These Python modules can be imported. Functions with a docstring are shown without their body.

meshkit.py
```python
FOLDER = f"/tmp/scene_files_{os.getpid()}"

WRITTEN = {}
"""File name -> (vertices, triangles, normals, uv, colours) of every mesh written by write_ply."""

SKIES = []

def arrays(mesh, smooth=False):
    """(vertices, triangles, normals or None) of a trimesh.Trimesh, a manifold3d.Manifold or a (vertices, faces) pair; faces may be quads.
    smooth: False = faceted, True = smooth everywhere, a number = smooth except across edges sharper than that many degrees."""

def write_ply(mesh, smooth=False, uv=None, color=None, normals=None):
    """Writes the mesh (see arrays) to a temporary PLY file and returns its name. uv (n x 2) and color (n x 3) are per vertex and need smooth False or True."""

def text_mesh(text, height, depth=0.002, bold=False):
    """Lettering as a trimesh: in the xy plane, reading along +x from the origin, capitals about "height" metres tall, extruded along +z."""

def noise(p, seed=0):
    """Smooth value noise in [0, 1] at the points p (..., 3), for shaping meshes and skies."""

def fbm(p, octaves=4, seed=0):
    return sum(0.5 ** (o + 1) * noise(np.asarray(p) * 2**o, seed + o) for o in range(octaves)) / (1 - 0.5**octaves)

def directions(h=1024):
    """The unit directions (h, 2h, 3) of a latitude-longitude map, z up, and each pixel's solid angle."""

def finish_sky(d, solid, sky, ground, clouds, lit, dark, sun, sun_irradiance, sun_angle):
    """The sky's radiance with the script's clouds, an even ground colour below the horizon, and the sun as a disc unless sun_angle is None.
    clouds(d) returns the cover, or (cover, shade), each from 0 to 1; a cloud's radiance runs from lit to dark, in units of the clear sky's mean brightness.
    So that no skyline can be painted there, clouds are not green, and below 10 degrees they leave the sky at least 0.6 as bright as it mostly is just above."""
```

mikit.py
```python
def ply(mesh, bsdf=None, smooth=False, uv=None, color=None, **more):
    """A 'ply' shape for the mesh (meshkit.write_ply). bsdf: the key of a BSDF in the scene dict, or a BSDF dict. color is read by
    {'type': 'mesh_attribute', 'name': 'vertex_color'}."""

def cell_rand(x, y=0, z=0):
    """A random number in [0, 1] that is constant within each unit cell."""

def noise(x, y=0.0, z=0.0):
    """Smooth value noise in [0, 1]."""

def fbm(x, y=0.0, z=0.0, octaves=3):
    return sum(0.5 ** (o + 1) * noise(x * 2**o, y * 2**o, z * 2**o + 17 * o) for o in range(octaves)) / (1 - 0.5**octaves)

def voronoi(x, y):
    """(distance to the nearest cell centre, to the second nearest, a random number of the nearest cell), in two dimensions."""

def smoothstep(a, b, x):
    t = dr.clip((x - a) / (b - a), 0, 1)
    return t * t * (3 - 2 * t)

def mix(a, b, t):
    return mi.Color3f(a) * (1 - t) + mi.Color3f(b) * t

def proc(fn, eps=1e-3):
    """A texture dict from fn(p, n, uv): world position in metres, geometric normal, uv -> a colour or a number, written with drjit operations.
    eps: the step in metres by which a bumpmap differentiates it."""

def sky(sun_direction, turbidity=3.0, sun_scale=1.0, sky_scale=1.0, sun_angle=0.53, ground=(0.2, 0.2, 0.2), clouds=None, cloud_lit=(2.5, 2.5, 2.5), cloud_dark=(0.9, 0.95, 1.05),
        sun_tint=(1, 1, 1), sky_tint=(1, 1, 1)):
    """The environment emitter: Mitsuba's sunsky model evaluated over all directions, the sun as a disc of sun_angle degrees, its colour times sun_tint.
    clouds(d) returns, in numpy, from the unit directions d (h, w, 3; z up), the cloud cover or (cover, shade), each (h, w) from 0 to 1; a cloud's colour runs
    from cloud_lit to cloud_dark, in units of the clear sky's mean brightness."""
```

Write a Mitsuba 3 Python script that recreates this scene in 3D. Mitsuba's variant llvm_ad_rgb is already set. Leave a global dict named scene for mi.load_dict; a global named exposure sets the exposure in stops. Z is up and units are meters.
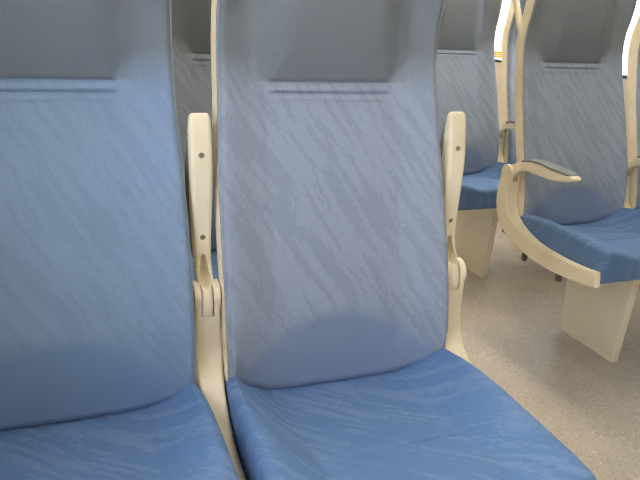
import math
import numpy as np
import trimesh
import manifold3d as m3
import drjit as dr
import mitsuba as mi
import mikit
from mikit import noise, fbm, smoothstep, mix, cell_rand

T = mi.ScalarTransform4f
scene, labels = {}, {}

# ---------------------------------------------------------------- camera
F_PIX = 665.2
YAW, PITCH, ROLL = 0.3605, 0.3211, 0.0454
CAM = np.array([-0.4399, -1.0154, 1.0708])
_f = np.array([math.sin(YAW) * math.cos(PITCH), math.cos(YAW) * math.cos(PITCH), -math.sin(PITCH)])
_r0 = np.array([math.cos(YAW), -math.sin(YAW), 0.0])
_u0 = np.cross(_r0, _f)
_r = _r0 * math.cos(ROLL) + _u0 * math.sin(ROLL)
_u = np.cross(_r, _f)
scene['camera'] = {'type': 'perspective', 'fov_axis': 'x', 'fov': math.degrees(2 * math.atan(320 / F_PIX)), 'near_clip': 0.02,
                   'to_world': T().look_at(origin=CAM.tolist(), target=(CAM + _f).tolist(), up=_u.tolist())}

# ---------------------------------------------------------------- sky, lamps, exposure
exposure = 0.72
SKY = 19.5
LAMP = np.array([1.0, 0.88, 0.69]) * 7.0
scene['sky'] = mikit.sky((-0.55, 0.25, 0.8), turbidity=4.0, sun_scale=0.0, sky_scale=SKY, ground=(0.55, 0.55, 0.55),
                         clouds=lambda d: 0.8 + 0 * d[..., 2], cloud_lit=(2.05, 2.1, 2.2))


# ---------------------------------------------------------------- materials
def bsdf(name, d):
    scene[name] = d


def streaks(uv, ang, seed, lo=0.49, hi=0.60):
    c, s = math.cos(ang), math.sin(ang)
    along = uv.x * c + uv.y * s
    across = -uv.x * s + uv.y * c
    across = across + 0.010 * (noise(along * 14, across * 9, seed) - 0.5)
    band = noise(across * 115, along * 12, seed + 3.0) * 0.62 + 0.26 * noise(across * 38, along * 7, seed + 9.0) + 0.12 * noise(across * 260, along * 60, seed + 2.0)
    grain = noise(across * 420, along * 150, seed + 5.0)
    m = smoothstep(lo, hi, band + 0.30 * (grain - 0.5))
    fine = noise(across * 900, along * 300, seed + 7.0)
    return m * (0.55 + 0.45 * fine)


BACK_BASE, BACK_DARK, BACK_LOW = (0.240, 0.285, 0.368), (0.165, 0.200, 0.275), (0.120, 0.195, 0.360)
CUSH_BASE, CUSH_LIGHT = (0.092, 0.172, 0.335), (0.165, 0.250, 0.395)


def back_colour(p, n, uv, base=BACK_BASE, dark=BACK_DARK):
    m = streaks(uv, -1.02, 1.0)
    edge = 0.552 - 2.6 * dr.square(uv.x)                       # below this arc the cloth is bluer and less streaked
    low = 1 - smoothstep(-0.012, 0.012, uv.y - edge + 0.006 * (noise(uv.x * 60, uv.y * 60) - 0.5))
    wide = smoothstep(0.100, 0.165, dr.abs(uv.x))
    head = smoothstep(0.960, 0.966, uv.y) * (1 - wide) + wide * smoothstep(0.93, 1.03, uv.y)  # shade of the overhanging head pillow, painted into the cloth colour
    weave = 0.93 + 0.14 * noise(uv.x * 1100, uv.y * 1100)
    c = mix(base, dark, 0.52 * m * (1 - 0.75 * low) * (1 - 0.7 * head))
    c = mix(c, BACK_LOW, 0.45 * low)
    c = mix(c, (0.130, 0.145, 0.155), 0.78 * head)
    return c * weave


def cushion_colour(p, n, uv):
    m = streaks(uv, -0.80, 21.0, 0.50, 0.68)
    weave = 0.93 + 0.14 * noise(uv.x * 1100, uv.y * 1100)
    return mix(CUSH_BASE, CUSH_LIGHT, 0.5 * m) * weave


def weave_height(p, n, uv):
    return noise(uv.x * 700, uv.y * 700) * 0.6 + noise(uv.x * 1500, uv.y * 1500) * 0.4


def fabric(fn):
    return {'type': 'twosided', 'b': {'type': 'bumpmap', 'tex': mikit.proc(weave_height, 4e-4), 'scale': 0.00025,
            'b': {'type': 'principled', 'base_color': mikit.proc(fn), 'roughness': 0.85, 'specular': 0.25, 'sheen': 0.2, 'sheen_tint': 0.6}}}


def daylit_back_colour(p, n, uv):
    return back_colour(p, n, uv, (0.180, 0.258, 0.385), (0.145, 0.210, 0.325))      # window daylight painted into the cloth: bluer, with fainter streaks


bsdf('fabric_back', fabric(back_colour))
bsdf('fabric_back_daylit', fabric(daylit_back_colour))
bsdf('fabric_cushion', fabric(cushion_colour))


def plain(rgb, rough=0.5, spec=0.5, **k):
    return {'type': 'twosided', 'b': {'type': 'principled', 'base_color': {'type': 'rgb', 'value': list(rgb)}, 'roughness': rough, 'specular': spec, **k}}


def cream_colour(p, n, uv):
    s = fbm(p.x * 9, p.y * 9, p.z * 9)
    return mix((0.66, 0.60, 0.46), (0.60, 0.53, 0.39), smoothstep(0.45, 0.75, s))


bsdf('cream_plastic', {'type': 'twosided', 'b': {'type': 'principled', 'base_color': mikit.proc(cream_colour), 'roughness': 0.42, 'specular': 0.45}})
bsdf('pedestal_paint', plain((0.66, 0.61, 0.50), 0.5, 0.4))
bsdf('pad_rubber', plain((0.17, 0.20, 0.21), 0.6, 0.3))
bsdf('screw_metal', plain((0.30, 0.27, 0.22), 0.35, 0.5, metallic=0.8))
bsdf('dark_metal', plain((0.06, 0.055, 0.05), 0.5, 0.4))
bsdf('piping_cloth', plain((0.27, 0.31, 0.37), 0.8, 0.2))
bsdf('wall_panel', plain((0.62, 0.58, 0.49), 0.45, 0.4))
bsdf('ceiling_panel', plain((0.75, 0.72, 0.65), 0.5, 0.4))
bsdf('frame_rubber', plain((0.05, 0.05, 0.05), 0.6, 0.3))
bsdf('housing_metal', plain((0.55, 0.55, 0.53), 0.4, 0.5))
bsdf('sticker_film', {'type': 'principledthin', 'base_color': {'type': 'rgb', 'value': [0.80, 0.40, 0.01]}, 'roughness': 0.6, 'diff_trans': 0.12})
bsdf('glass', {'type': 'thindielectric'})


def floor_colour(p, n, uv):
    s = fbm(p.x * 3, p.y * 3, 2.0)
    c = mix((0.45, 0.415, 0.375), (0.385, 0.365, 0.34), smoothstep(0.35, 0.7, s))
    g = noise(p.x * 260, p.y * 260)
    c = c * (0.88 + 0.24 * g)
    fx, fy = p.x * 95, p.y * 95
    r = cell_rand(dr.floor(fx), dr.floor(fy), 4)
    ox, oy = 0.3 + 0.4 * cell_rand(dr.floor(fx), dr.floor(fy), 5), 0.3 + 0.4 * cell_rand(dr.floor(fx), dr.floor(fy), 6)
    d = dr.sqrt(dr.square(fx - dr.floor(fx) - ox) + dr.square(fy - dr.floor(fy) - oy))
    light = dr.select(r > 0.86, 1 - smoothstep(0.10, 0.24, d), 0.0)
    dark = dr.select(r < 0.14, 1 - smoothstep(0.10, 0.24, d), 0.0)
    c = mix(c, (0.80, 0.77, 0.71), 0.6 * light)
    return mix(c, (0.12, 0.11, 0.10), 0.6 * dark)


bsdf('floor_vinyl', {'type': 'twosided', 'b': {'type': 'principled', 'base_color': mikit.proc(floor_colour), 'roughness': 0.38, 'specular': 0.5}})


# ---------------------------------------------------------------- mesh helpers
def box(x0, x1, y0, y1, z0, z1, r=0.0):
    """A box, its edges rounded when r > 0."""
    if r <= 0:
        b = trimesh.creation.box((x1 - x0, y1 - y0, z1 - z0))
        b.apply_translation(((x0 + x1) / 2, (y0 + y1) / 2, (z0 + z1) / 2))
        return b
    s = m3.Manifold.sphere(r, 16)
    return m3.Manifold.batch_hull([s.translate((x, y, z)) for x in (x0 + r, x1 - r) for y in (y0 + r, y1 - r) for z in (z0 + r, z1 - r)])


def man(t):
    return m3.Manifold(m3.Mesh(np.asarray(t.vertices, np.float32), np.asarray(t.faces, np.uint32)))


def tri(m):
    k = m.to_mesh()
    return trimesh.Trimesh(np.array(k.vert_properties[:, :3]), np.array(k.tri_verts), process=False)


def loft(rings):
    """Closed rings (n, m, 3), counter-clockwise seen from the end, as one closed mesh with fans at both ends."""
    rings = np.asarray(rings, float)
    n, m = rings.shape[:2]
    i, j = np.meshgrid(np.arange(n - 1), np.arange(m), indexing='ij')
    a, b, c, d = i * m + j, i * m + (j + 1) % m, (i + 1) * m + (j + 1) % m, (i + 1) * m + j
    f = np.vstack([np.stack([a, b, c], -1).reshape(-1, 3), np.stack([a, c, d], -1).reshape(-1, 3)])
    v = np.vstack([rings.reshape(-1, 3), rings[0].mean(0), rings[-1].mean(0)])
    k = np.arange(m)
    f = np.vstack([f, np.stack([(k + 1) % m, k, k * 0 + n * m], -1), np.stack([(n - 1) * m + k, (n - 1) * m + (k + 1) % m, k * 0 + n * m + 1], -1)])
    t = trimesh.Trimesh(v, f, process=False)
    if t.volume < 0:
        t.invert()
    return t


def rounded(w, h, r, k=5):
    """Outline of a rounded rectangle, w by h, counter-clockwise from the lower right corner."""
    r = min(r, w / 2 - 1e-5, h / 2 - 1e-5)
    pts = []
    for q, (sx, sy) in enumerate(((1, -1), (1, 1), (-1, 1), (-1, -1))):
        for a in np.linspace(0, math.pi / 2, k + 1):
            t = a - math.pi / 2 + q * math.pi / 2
            pts.append((sx * (w / 2 - r) + r * math.cos(t), sy * (h / 2 - r) + r * math.sin(t)))
    return np.array(pts)


def spline(pts, n):
    from scipy.interpolate import CubicSpline
    p = np.asarray(pts, float)
    s = np.r_[0, np.cumsum(np.linalg.norm(np.diff(p[:, :3], axis=0), axis=1))]
    return CubicSpline(s, p)(np.linspace(0, s[-1], n))


def tube(pts, r, sides=12):
    p = np.asarray(pts, float)
    r = np.broadcast_to(r, (len(p),))
    t = np.gradient(p, axis=0)
    t /= np.linalg.norm(t, axis=1, keepdims=True)
    a = np.array([0.37, 0.9, 0.21])
    rings = []
    for q, d, rr in zip(p, t, r):
        a = a - d * (a @ d)
        a /= np.linalg.norm(a)
        b = np.cross(d, a)
        rings.append([q + rr * (math.cos(w) * a + math.sin(w) * b) for w in np.arange(sides) * 2 * math.pi / sides])
    return loft(rings)


def curve(*kn):
    from scipy.interpolate import PchipInterpolator
    k = np.array(kn)
    return PchipInterpolator(k[:, 0], k[:, 1], extrapolate=True)


def sst(a, b, x):
    t = np.clip((x - a) / (b - a), 0, 1)
    return t * t * (3 - 2 * t)


# ---------------------------------------------------------------- the seat's meshes (seat-local: x across, -y forward, floor at z = 0)
half_width = curve((0.34, 0.206), (0.47, 0.217), (0.64, 0.218), (0.80, 0.216), (0.95, 0.209), (1.05, 0.208), (1.15, 0.207), (1.30, 0.19))
y_centre = curve((0.34, 0.036), (0.42, 0.031), (0.50, 0.028), (0.548, 0.028), (0.60, 0.036), (0.75, 0.073), (0.94, 0.128), (1.30, 0.190))
y_edge = curve((0.34, -0.010), (0.475, -0.015), (0.56, -0.003), (0.75, 0.050), (0.85, 0.081), (0.956, 0.108), (1.02, 0.118), (1.06, 0.116), (1.11, 0.103), (1.18, 0.092), (1.30, 0.095))
# the head pillow's own profile in the middle: groove, turned-up hem, groove, then a surface that leans out over it
y_head = curve((0.930, 0.1250), (0.9400, 0.1280), (0.9430, 0.1325), (0.9455, 0.1290), (0.9500, 0.1275), (0.9560, 0.1315), (0.9595, 0.1345), (0.9615, 0.1385), (0.9650, 0.1345),
               (0.985, 0.1265), (1.02, 0.115), (1.08, 0.102), (1.16, 0.096), (1.24, 0.100), (1.30, 0.120))


def back_front(x, z):
    ax = abs(x)
    c = y_centre(z) * np.ones_like(ax)
    if z > 0.930:
        k = 1 - sst(0.108, 0.119, ax) if z < 0.97 else 1 - sst(0.108 - 0.038 * min(1, (z - 0.97) / 0.06), 0.119 + 0.081 * min(1, (z - 0.97) / 0.06), ax)
        c = c * (1 - k) + y_head(z) * k
    edge = 0.552 - 2.6 * x ** 2                                   # lumbar foot: below the arc the cloth turns under
    c = c + 0.03 * np.clip(edge - z, 0, 0.2) * (1 - sst(0.15, 0.2, ax))
    s = sst(0.122, 0.21, ax) * 0.75 + 0.25 * np.clip((ax - 0.128) / 0.08, 0, 1)
    low = 1 - float(sst(0.46, 0.60, z))
    s = s * (1 - low) + low * np.clip(ax / 0.213, 0, 1) ** 4.5
    foot = np.interp(ax, [0, 0.1, 0.135, 0.18, 0.21], [0.400, 0.403, 0.411, 0.435, 0.479])
    c = c + 0.010 * (1 - sst(-0.004, 0.009, z - foot))               # rolls under where it meets the cushion
    return c + (y_edge(z) - c) * s - 0.003 * np.exp(-((ax - 0.137) / 0.010) ** 2) * 0.5


def backrest_mesh():
    zs = np.unique(np.r_[np.linspace(0.345, 0.93, 75), np.linspace(0.93, 0.97, 44), np.linspace(0.97, 1.29, 44)])
    rings, uv = [], []
    for z in zs:
        hw = float(half_width(z))
        top = sst(1.25, 1.30, z) * 0.02
        xs = np.linspace(-hw + 0.012, hw - 0.012, 90)
        yf = back_front(xs, z) + top
        ye0, ye1 = yf[0], yf[-1]
        yb = float(y_edge(z)) + 0.048
        a = np.linspace(0, math.pi / 2, 7)[1:]
        right = np.stack([hw - 0.012 + 0.012 * np.sin(a), ye1 + 0.016 * (1 - np.cos(a))], 1)
        left = np.stack([-hw + 0.012 - 0.012 * np.sin(a), ye0 + 0.016 * (1 - np.cos(a))], 1)[::-1]
        back_y = np.maximum(yb, np.interp(np.linspace(hw - 0.004, -hw + 0.004, 24), xs, yf) + 0.03)
        back = np.stack([np.linspace(hw - 0.004, -hw + 0.004, 24), back_y], 1)
        ring = np.vstack([left, np.stack([xs, yf], 1), right, back])
        rings.append(np.c_[ring, np.full(len(ring), z)])
    m = loft(rings)
    return m, np.c_[m.vertices[:, 0], m.vertices[:, 2]]


def shell_mesh():
    rings = []
    for z in np.linspace(0.33, 1.30, 60):
        hw = float(half_width(z)) + 0.0018
        y0 = float(y_edge(z)) + 0.015
        x = np.linspace(-hw + 0.008, hw - 0.008, 40)
        cloth = np.maximum(float(y_edge(z)) + 0.048, back_front(np.clip(x, -hw + 0.017, hw - 0.017), z) + 0.03) + sst(1.25, 1.30, z) * 0.02
        inner = cloth - 0.004 * sst(hw - 0.03, hw, np.abs(x)) + 0.001
        outer = inner + 0.014
        lip = [(hw - 0.003, y0 + 0.002), (hw - 0.001, y0), (hw, y0 + 0.008), (hw + 0.0005, y0 + 0.026), (hw - 0.001, y0 + 0.044), (hw - 0.004, y0 + 0.049)]
        ring = np.vstack([np.stack([x, inner], 1), lip, np.stack([x, outer], 1)[::-1], [(-p, q) for p, q in lip[::-1]]])
        rings.append(np.c_[ring, np.full(len(ring), z)])
    return loft(rings)


def piping_mesh(sx):
    return tube([(sx * (float(half_width(z)) - 0.0015), float(y_edge(z)) + 0.012, z) for z in np.linspace(0.50, 1.27, 60)], 0.0020, 8)


cush_centre = curve((-0.43, 0.435), (-0.405, 0.449), (-0.36, 0.452), (-0.22, 0.434), (-0.08, 0.408), (0.03, 0.400), (0.09, 0.398))
cush_edge = curve((-0.43, 0.462), (-0.405, 0.473), (-0.35, 0.478), (-0.10, 0.484), (0.0, 0.484), (0.09, 0.477))
cush_width = curve((-0.43, 0.230), (-0.30, 0.229), (-0.10, 0.226), (0.02, 0.218), (0.09, 0.207))


def cushion_mesh():
    ys = np.unique(np.r_[np.linspace(-0.420, -0.405, 9)[:-1], np.linspace(-0.405, 0.085, 84), np.linspace(-0.236, -0.214, 17)])
    rings = []
    for i, y in enumerate(ys):
        hw = float(cush_width(y))
        q = np.clip((y + 0.420) / 0.013, 0, 1)
        drop = 0.013 * (1 - math.sqrt(max(0, 1 - (1 - q) ** 2)))          # rounded front edge
        hw -= 0.010 * (1 - math.sqrt(max(0, 1 - (1 - q) ** 2)))
        xs = np.linspace(-hw + 0.016, hw - 0.016, 80)
        ax = abs(xs)
        s = sst(0.115, 0.215, ax) * 0.7 + 0.3 * np.clip((ax - 0.13) / 0.07, 0, 1)
        bk = float(sst(-0.22, -0.02, y))
        s = s * (1 - bk) + bk * np.clip(ax / 0.213, 0, 1) ** 4.5
        zt = cush_centre(y) + (cush_edge(y) - cush_centre(y)) * s - drop
        zt = zt - 0.0045 * np.exp(-((y + 0.225) / 0.0035) ** 2) * (1 - sst(0.115, 0.14, ax))   # the seam across
        zt = zt - 0.0020 * np.exp(-((ax - 0.130) / 0.005) ** 2)
        a = np.linspace(0, math.pi / 2, 8)[1:]
        right = np.stack([hw - 0.016 + 0.016 * np.sin(a), zt[-1] - 0.016 * (1 - np.cos(a))], 1)
        left = np.stack([-hw + 0.016 - 0.016 * np.sin(a), zt[0] - 0.016 * (1 - np.cos(a))], 1)[::-1]
        low = 0.366
        sr = np.stack([np.full(5, hw), np.linspace(right[-1, 1], low, 6)[1:]], 1)
        sl = np.stack([np.full(5, -hw), np.linspace(low, left[0, 1], 6)[:-1]], 1)
        ring = np.vstack([sl, left, np.stack([xs, zt], 1), right, sr])
        # front face leans back towards its foot
        k = np.clip((ys[-1] - y) / 0.5, 0, 1) ** 2
        lean = 0.026 * k * np.clip((0.47 - ring[:, 1]) / 0.1, 0, 1)
        if i == 0:
            for g in (0.02, 0.15, 0.4, 0.65, 0.85, 0.96, 0.99):
                sc = np.array([0.0, 0.415]) + g * (ring - [0.0, 0.415])
                rings.append(np.stack([sc[:, 0], y - 0.003 * (1 - g) + 0.026 * k * np.clip((0.47 - sc[:, 1]) / 0.1, 0, 1), sc[:, 1]], 1))
        rings.append(np.stack([ring[:, 0], y + lean, ring[:, 1]], 1))
    m = loft(rings)
    x, y, z = m.vertices.T
    return m, np.c_[x + np.sign(x) * (abs(x) > 0.19) * np.clip(0.455 - z, 0, 1), y + 0.6 * (z - 0.45) * (y < -0.38)]


PIV = (0.052, 0.600)                                        # the arm's hinge, in (y, z)


def side_frame_mesh():
    """The curved carrier: a stem under the hinge that sweeps forward beneath the cushion's side; x about 0."""
    #            y      z     thick  width
    pts = spline([(0.0595, 0.606, 0.053, 0.044), (0.063, 0.560, 0.058, 0.045), (0.064, 0.510, 0.060, 0.049), (0.040, 0.447, 0.062, 0.047), (-0.030, 0.405, 0.061, 0.038), (-0.120, 0.381, 0.060, 0.030),
                  (-0.220, 0.374, 0.057, 0.027), (-0.310, 0.376, 0.053, 0.025), (-0.407, 0.387, 0.047, 0.022)], 60)
    rings = []
    d = np.gradient(pts[:, :2], axis=0)
    d /= np.linalg.norm(d, axis=1, keepdims=True)
    for (y, z, t, w), (dy, dz) in zip(pts, d):
        o = rounded(w, t, 0.006)
        rings.append([(a, y - dz * b, z + dy * b) for a, b in o])
    j = man(loft(rings))
    # the hinge's two cheeks: the stem's round head with a slot for the arm's tongue
    head = m3.Manifold.cylinder(0.044, 0.0265, 0.0265, 64, True).rotate((0, 90, 0)).translate((0, 0.0585, 0.603))
    j = j + head
    slot = m3.Manifold.cube((0.0225, 0.2, 0.10), True).translate((0, PIV[0] - 0.01, PIV[1] + 0.022))
    return j - slot


def arm_mesh():
    """The arm lowered: hinge at the origin, a = distance forward (-y), h = up; recess and screw holes on its underside."""
    st = np.array([(-0.027, -0.003, 0.030, 0.0200), (-0.010, -0.002, 0.036, 0.0200), (0.010, 0.004, 0.037, 0.0200), (0.019, 0.009, 0.035, 0.0215), (0.030, 0.018, 0.034, 0.0285), (0.060, 0.036, 0.034, 0.0290),
                   (0.100, 0.043, 0.038, 0.0305), (0.160, 0.045, 0.041, 0.0350), (0.220, 0.043, 0.036, 0.0375), (0.270, 0.046, 0.026, 0.038), (0.298, 0.048, 0.018, 0.038), (0.309, 0.049, 0.012, 0.034), (0.313, 0.049, 0.005, 0.026)])
    f = [curve(*st[:, [0, k]]) for k in (1, 2, 3)]
    aa = np.r_[np.linspace(-0.027, 0.29, 64), np.linspace(0.29, 0.313, 10)[1:]]
    rings = []
    for a in aa:
        h, t, w = (float(g(a)) for g in f)
        rings.append([(x, -a, h + q) for x, q in rounded(w, t, min(0.008, t * 0.45, w * 0.45))])
    m = man(loft(rings))

    def under(a):
        return float(f[0](a)) - float(f[1](a)) / 2

    for a in (0.103, 0.246):
        m = m - m3.Manifold.cylinder(0.012, 0.0052, 0.0052, 20, True).translate((0, -a, under(a)))
    # tear-shaped recess by the hinge
    pts = [(0.027, 0.0080), (0.038, 0.0095), (0.052, 0.0072), (0.070, 0.0040)]
    balls = [m3.Manifold.sphere(r, 20).scale((1, 1, 3.2)).translate((0, -a, under(a))) for a, r in pts]
    return m - m3.Manifold.batch_hull(balls), under, f


ARM, ARM_UNDER, _af = arm_mesh()


def pad_mesh():
    rings = []
    for a in np.linspace(0.050, 0.296, 40):
        e = min((a - 0.050) / 0.02, (0.296 - a) / 0.02, 1)
        e = math.sqrt(max(1 - (1 - e) ** 2, 0.04))
        top = float(_af[0](a)) + float(_af[1](a)) / 2
        w = (float(_af[2](a)) + 0.002 + 0.007 * math.exp(-((a - 0.19) / 0.06) ** 2)) * (0.6 + 0.4 * e)
        rings.append([(x, -a, top + 0.001 + q) for x, q in rounded(w, 0.009 * e, 0.004 * e)])
    return loft(rings)


def screw_mesh(a):
    c = m3.Manifold.cylinder(0.003, 0.0046, 0.0044, 20, True)
    c = c - m3.Manifold.cylinder(0.002, 0.0014, 0.0014, 6, True).translate((0, 0, -0.0012))
    return c.translate((0, -a, ARM_UNDER(a) + 0.0042))


def pedestal_mesh():
    """A thin upright panel, slightly deeper at its top, with rounded front and rear edges."""
    rings = []
    for z in np.r_[0.0, 0.004, np.linspace(0.02, 0.40, 12)]:
        k = z / 0.37
        y0, y1 = -0.262 - 0.030 * k, 0.005 + 0.02 * k
        g = 0.001 if z < 0.003 else 0
        rings.append([(x, (y0 + y1) / 2 + y, z) for x, y in rounded(0.030 - 2 * g, y1 - y0 - 2 * g, 0.006)])
    return loft(rings)


def handle_mesh(sx):
    p = spline([(sx * 0.209, 0.150, 1.035), (sx * 0.212, 0.158, 1.060), (sx * 0.215, 0.178, 1.110), (sx * 0.217, 0.203, 1.170), (sx * 0.216, 0.220, 1.230), (sx * 0.200, 0.222, 1.272), (sx * 0.160, 0.214, 1.290)], 40)
    r = np.interp(np.arange(40), [0, 4, 8, 39], [0.004, 0.009, 0.0105, 0.0105])
    return tube(p, r, 14)


def bracket_mesh():
    return box(-0.007, 0.007, -0.008, 0.008, -0.014, 0.014, 0.002)


P = {}
_m, _uv = backrest_mesh()
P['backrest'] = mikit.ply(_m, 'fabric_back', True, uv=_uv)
P['backrest_daylit'] = {**P['backrest'], 'bsdf': {'type': 'ref', 'id': 'fabric_back_daylit'}}
_m, _uv = cushion_mesh()
P['cushion'] = mikit.ply(_m, 'fabric_cushion', True, uv=_uv)
P['shell'] = mikit.ply(shell_mesh(), 'cream_plastic', 40)
P['piping'] = {s: mikit.ply(piping_mesh(s), 'piping_cloth', True) for s in (-1, 1)}
P['frame'] = mikit.ply(side_frame_mesh(), 'cream_plastic', 35)
P['arm'] = mikit.ply(ARM, 'cream_plastic', 35)
P['pad'] = mikit.ply(pad_mesh(), 'pad_rubber', 40)
P['screw'] = [mikit.ply(screw_mesh(a), 'screw_metal', 30) for a in (0.103, 0.246)]
P['pedestal'] = mikit.ply(pedestal_mesh(), 'pedestal_paint', 40)
P['handle'] = {s: mikit.ply(handle_mesh(s), 'cream_plastic', True) for s in (-1, 1)}
P['bracket'] = mikit.ply(bracket_mesh(), 'dark_metal', 30)
P['beam'] = mikit.ply(box(-0.20, 0.20, -0.02, 0.02, -0.012, 0.012, 0.003), 'dark_metal', 30)

PITCH_X, ROW_Y, RIGHT_X = 0.49, 0.7956, 1.1977


def put(key, shape, tw):
    n = 0
    k = key
    while k in scene:
        n += 1
        k = f'{key}_{n:03d}'
    scene[k] = {**shape, 'to_world': tw}
    return k


count = [0]


def make_seat(x, y, label, group=None, arms=(), aisle=0, pedestal=False, daylit=False):
    """arms: (side, raise angle in degrees); aisle: the side with the grab handle (0 = none)."""
    name = 'train_seat' + (f'_{count[0]:03d}' if count[0] else '')
    count[0] += 1
    at = T().translate([x, y, 0])
    labels[name] = {'label': label, 'category': 'seat'}
    if group:
        labels[name]['group'] = group
    b = put(name + '__backrest', P['backrest_daylit' if daylit else 'backrest'], at)
    for s in (-1, 1):
        put(b + '__piping', P['piping'][s], at)
    put(name + '__seat_cushion', P['cushion'], at)
    put(name + '__back_shell', P['shell'], at)
    for s, deg in arms:
        f = put(name + '__side_frame', P['frame'], at @ T().translate([s * PITCH_X / 2, 0, 0]))
        for yy, zz in ((0.055, 0.400), (-0.07, 0.340), (-0.245, 0.334)):
            put(f + '__bracket', P['bracket'], at @ T().translate([s * (PITCH_X / 2 - 0.003), yy, zz]))
        ta = at @ T().translate([s * PITCH_X / 2, PIV[0], PIV[1]]) @ T().rotate([1, 0, 0], -deg)
        a = put(name + '__armrest', P['arm'], ta)
        p = put(a + '__arm_pad', P['pad'], ta)
        labels[p] = {'label': 'grey-green soft pad'}
        for q in P['screw']:
            put(a + '__screw', q, ta)
    if pedestal:
        put(name + '__pedestal', P['pedestal'], at @ T().translate([0.043, 0, 0]))
    if aisle:
        put(name + '__grab_handle', P['handle'][aisle], at)
    return name


# ---------------------------------------------------------------- the carriage
X0, X1, Y0, Y1, H = -0.80, 2.02, -2.30, 3.60, 2.15
WIN_Y = [(-1.85, -0.24), (1.25, 2.95)]  # other unseen bays made solid wall to keep daylight off the far seats
WIN_Z = (0.864, 1.66)


def struct(name, mesh, mat, smooth=False, **k):
    scene[name] = mikit.ply(mesh, mat, smooth, **k)
    labels[name] = {'kind': 'structure'}


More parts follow.
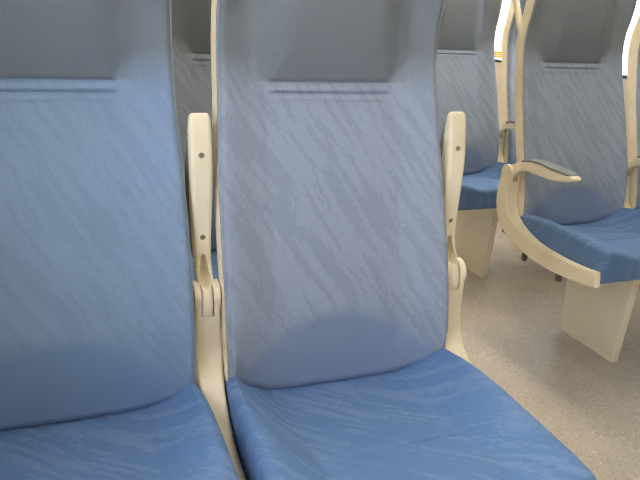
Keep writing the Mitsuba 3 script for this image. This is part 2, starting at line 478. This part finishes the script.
struct('floor', box(X0 - 0.1, X1 + 0.1, Y0 - 0.1, Y1 + 0.1, -0.06, 0.0), 'floor_vinyl')
struct('ceiling', box(X0 - 0.1, X1 + 0.1, Y0 - 0.1, Y1 + 0.1, H, H + 0.06), 'ceiling_panel')
struct('wall_back', box(X0 - 0.1, X1 + 0.1, Y1, Y1 + 0.08, 0, H), 'wall_panel')
struct('wall_front', box(X0 - 0.1, X1 + 0.1, Y0 - 0.08, Y0, 0, H), 'wall_panel')
wn = 0
for side, xa, xb in (('left', X0 - 0.08, X0), ('right', X1, X1 + 0.08)):
    w = man(box(xa, xb, Y0, Y1, 0, H))
    wins = WIN_Y[:1] if side == 'left' else WIN_Y[1:]
    for y0, y1 in wins:
        w = w - man(box(xa - 0.1, xb + 0.1, y0, y1, *WIN_Z))
    struct('wall_' + side, w, 'wall_panel')
    for y0, y1 in wins:
        wn += 1
        key = f'window_{wn}'
        labels[key] = {'kind': 'structure'}
        o, i = man(box(xa - 0.004, xb + 0.006, y0 + 0.0005, y1 - 0.0005, WIN_Z[0] + 0.0005, WIN_Z[1] - 0.0005)), man(box(xa - 0.1, xb + 0.1, y0 + 0.014, y1 - 0.014, WIN_Z[0] + 0.012, WIN_Z[1] - 0.012))
        scene[key + '__frame'] = mikit.ply(o - i, 'frame_rubber')
        xm = (xa + xb) / 2
        pane = trimesh.Trimesh([(xm, y0 + 0.01, WIN_Z[0] + 0.01), (xm, y1 - 0.01, WIN_Z[0] + 0.01), (xm, y1 - 0.01, WIN_Z[1] - 0.01), (xm, y0 + 0.01, WIN_Z[1] - 0.01)], [(0, 1, 2), (0, 2, 3)], process=False)
        scene[key + '__pane'] = mikit.ply(pane, 'glass')
        if wn == 2:
            for k in range(3):                               # the yellow banded label low on the pane
                z = 0.889 + 0.0125 * k
                s = trimesh.Trimesh([(xm - 0.004, 2.30, z), (xm - 0.004, 2.93, z), (xm - 0.004, 2.93, z + 0.0115), (xm - 0.004, 2.30, z + 0.0115)], [(0, 2, 1), (0, 3, 2)], process=False)
                scene[key + '__sticker' + (f'_{k:03d}' if k else '')] = mikit.ply(s, 'sticker_film')

# ceiling lamps: two long strips
for k, (x, ya, yb, side) in enumerate(((0.10, -2.1, 0.9, 'near left-hand'), (1.05, 0.15, 3.4, 'far right-hand'))):
    name = 'ceiling_lamp' + (f'_{k:03d}' if k else '')
    scene[name + '__housing'] = mikit.ply(box(x - 0.10, x + 0.10, ya, yb, H - 0.035, H, 0.006), 'housing_metal', 30)
    d = trimesh.Trimesh([(x - 0.085, ya + 0.02, H - 0.037), (x + 0.085, ya + 0.02, H - 0.037), (x + 0.085, yb - 0.02, H - 0.037), (x - 0.085, yb - 0.02, H - 0.037)], [(0, 2, 1), (0, 3, 2)], process=False)
    scene[name + '__diffuser'] = {**mikit.ply(d, 'housing_metal'), 'emitter': {'type': 'area', 'radiance': {'type': 'rgb', 'value': (LAMP * (0.9, 1.8)[k]).tolist()}}}
    labels[name] = {'label': f'long warm white strip lamp on the ceiling along the {side} seats', 'category': 'lamp'}

# ---------------------------------------------------------------- the seats
UP, DOWN = 89.0, 0.0
make_seat(0, 0, 'blue streaked train seat in the middle of the near row between two raised cream armrests', arms=((-1, UP), (1, UP)), aisle=1, pedestal=True)
make_seat(-PITCH_X, 0, 'big blue train seat cut off by the left edge, left of the raised armrest', daylit=True)
make_seat(RIGHT_X, ROW_Y, 'train seat across the aisle with a lowered cream armrest curving over its cushion', arms=((-1, DOWN), (1, DOWN)), aisle=-1, pedestal=True)
make_seat(RIGHT_X + PITCH_X, ROW_Y, 'train seat cut off by the right edge, beside the seat with the lowered armrest')
make_seat(RIGHT_X, 2 * ROW_Y, 'farther train seat with cream pedestal, behind the right raised armrest of the middle seat', arms=((-1, UP), (1, DOWN)), aisle=-1, pedestal=True)
make_seat(RIGHT_X + PITCH_X, 2 * ROW_Y, 'sliver of a far train seat between the bright window gap and the lowered-armrest seat')
make_seat(-PITCH_X, ROW_Y, 'second-row train seat mostly hidden behind the big left seat')
make_seat(0, ROW_Y, 'second-row train seat glimpsed through the gap above the left raised armrest', arms=((-1, UP), (1, UP)), aisle=1, pedestal=True)
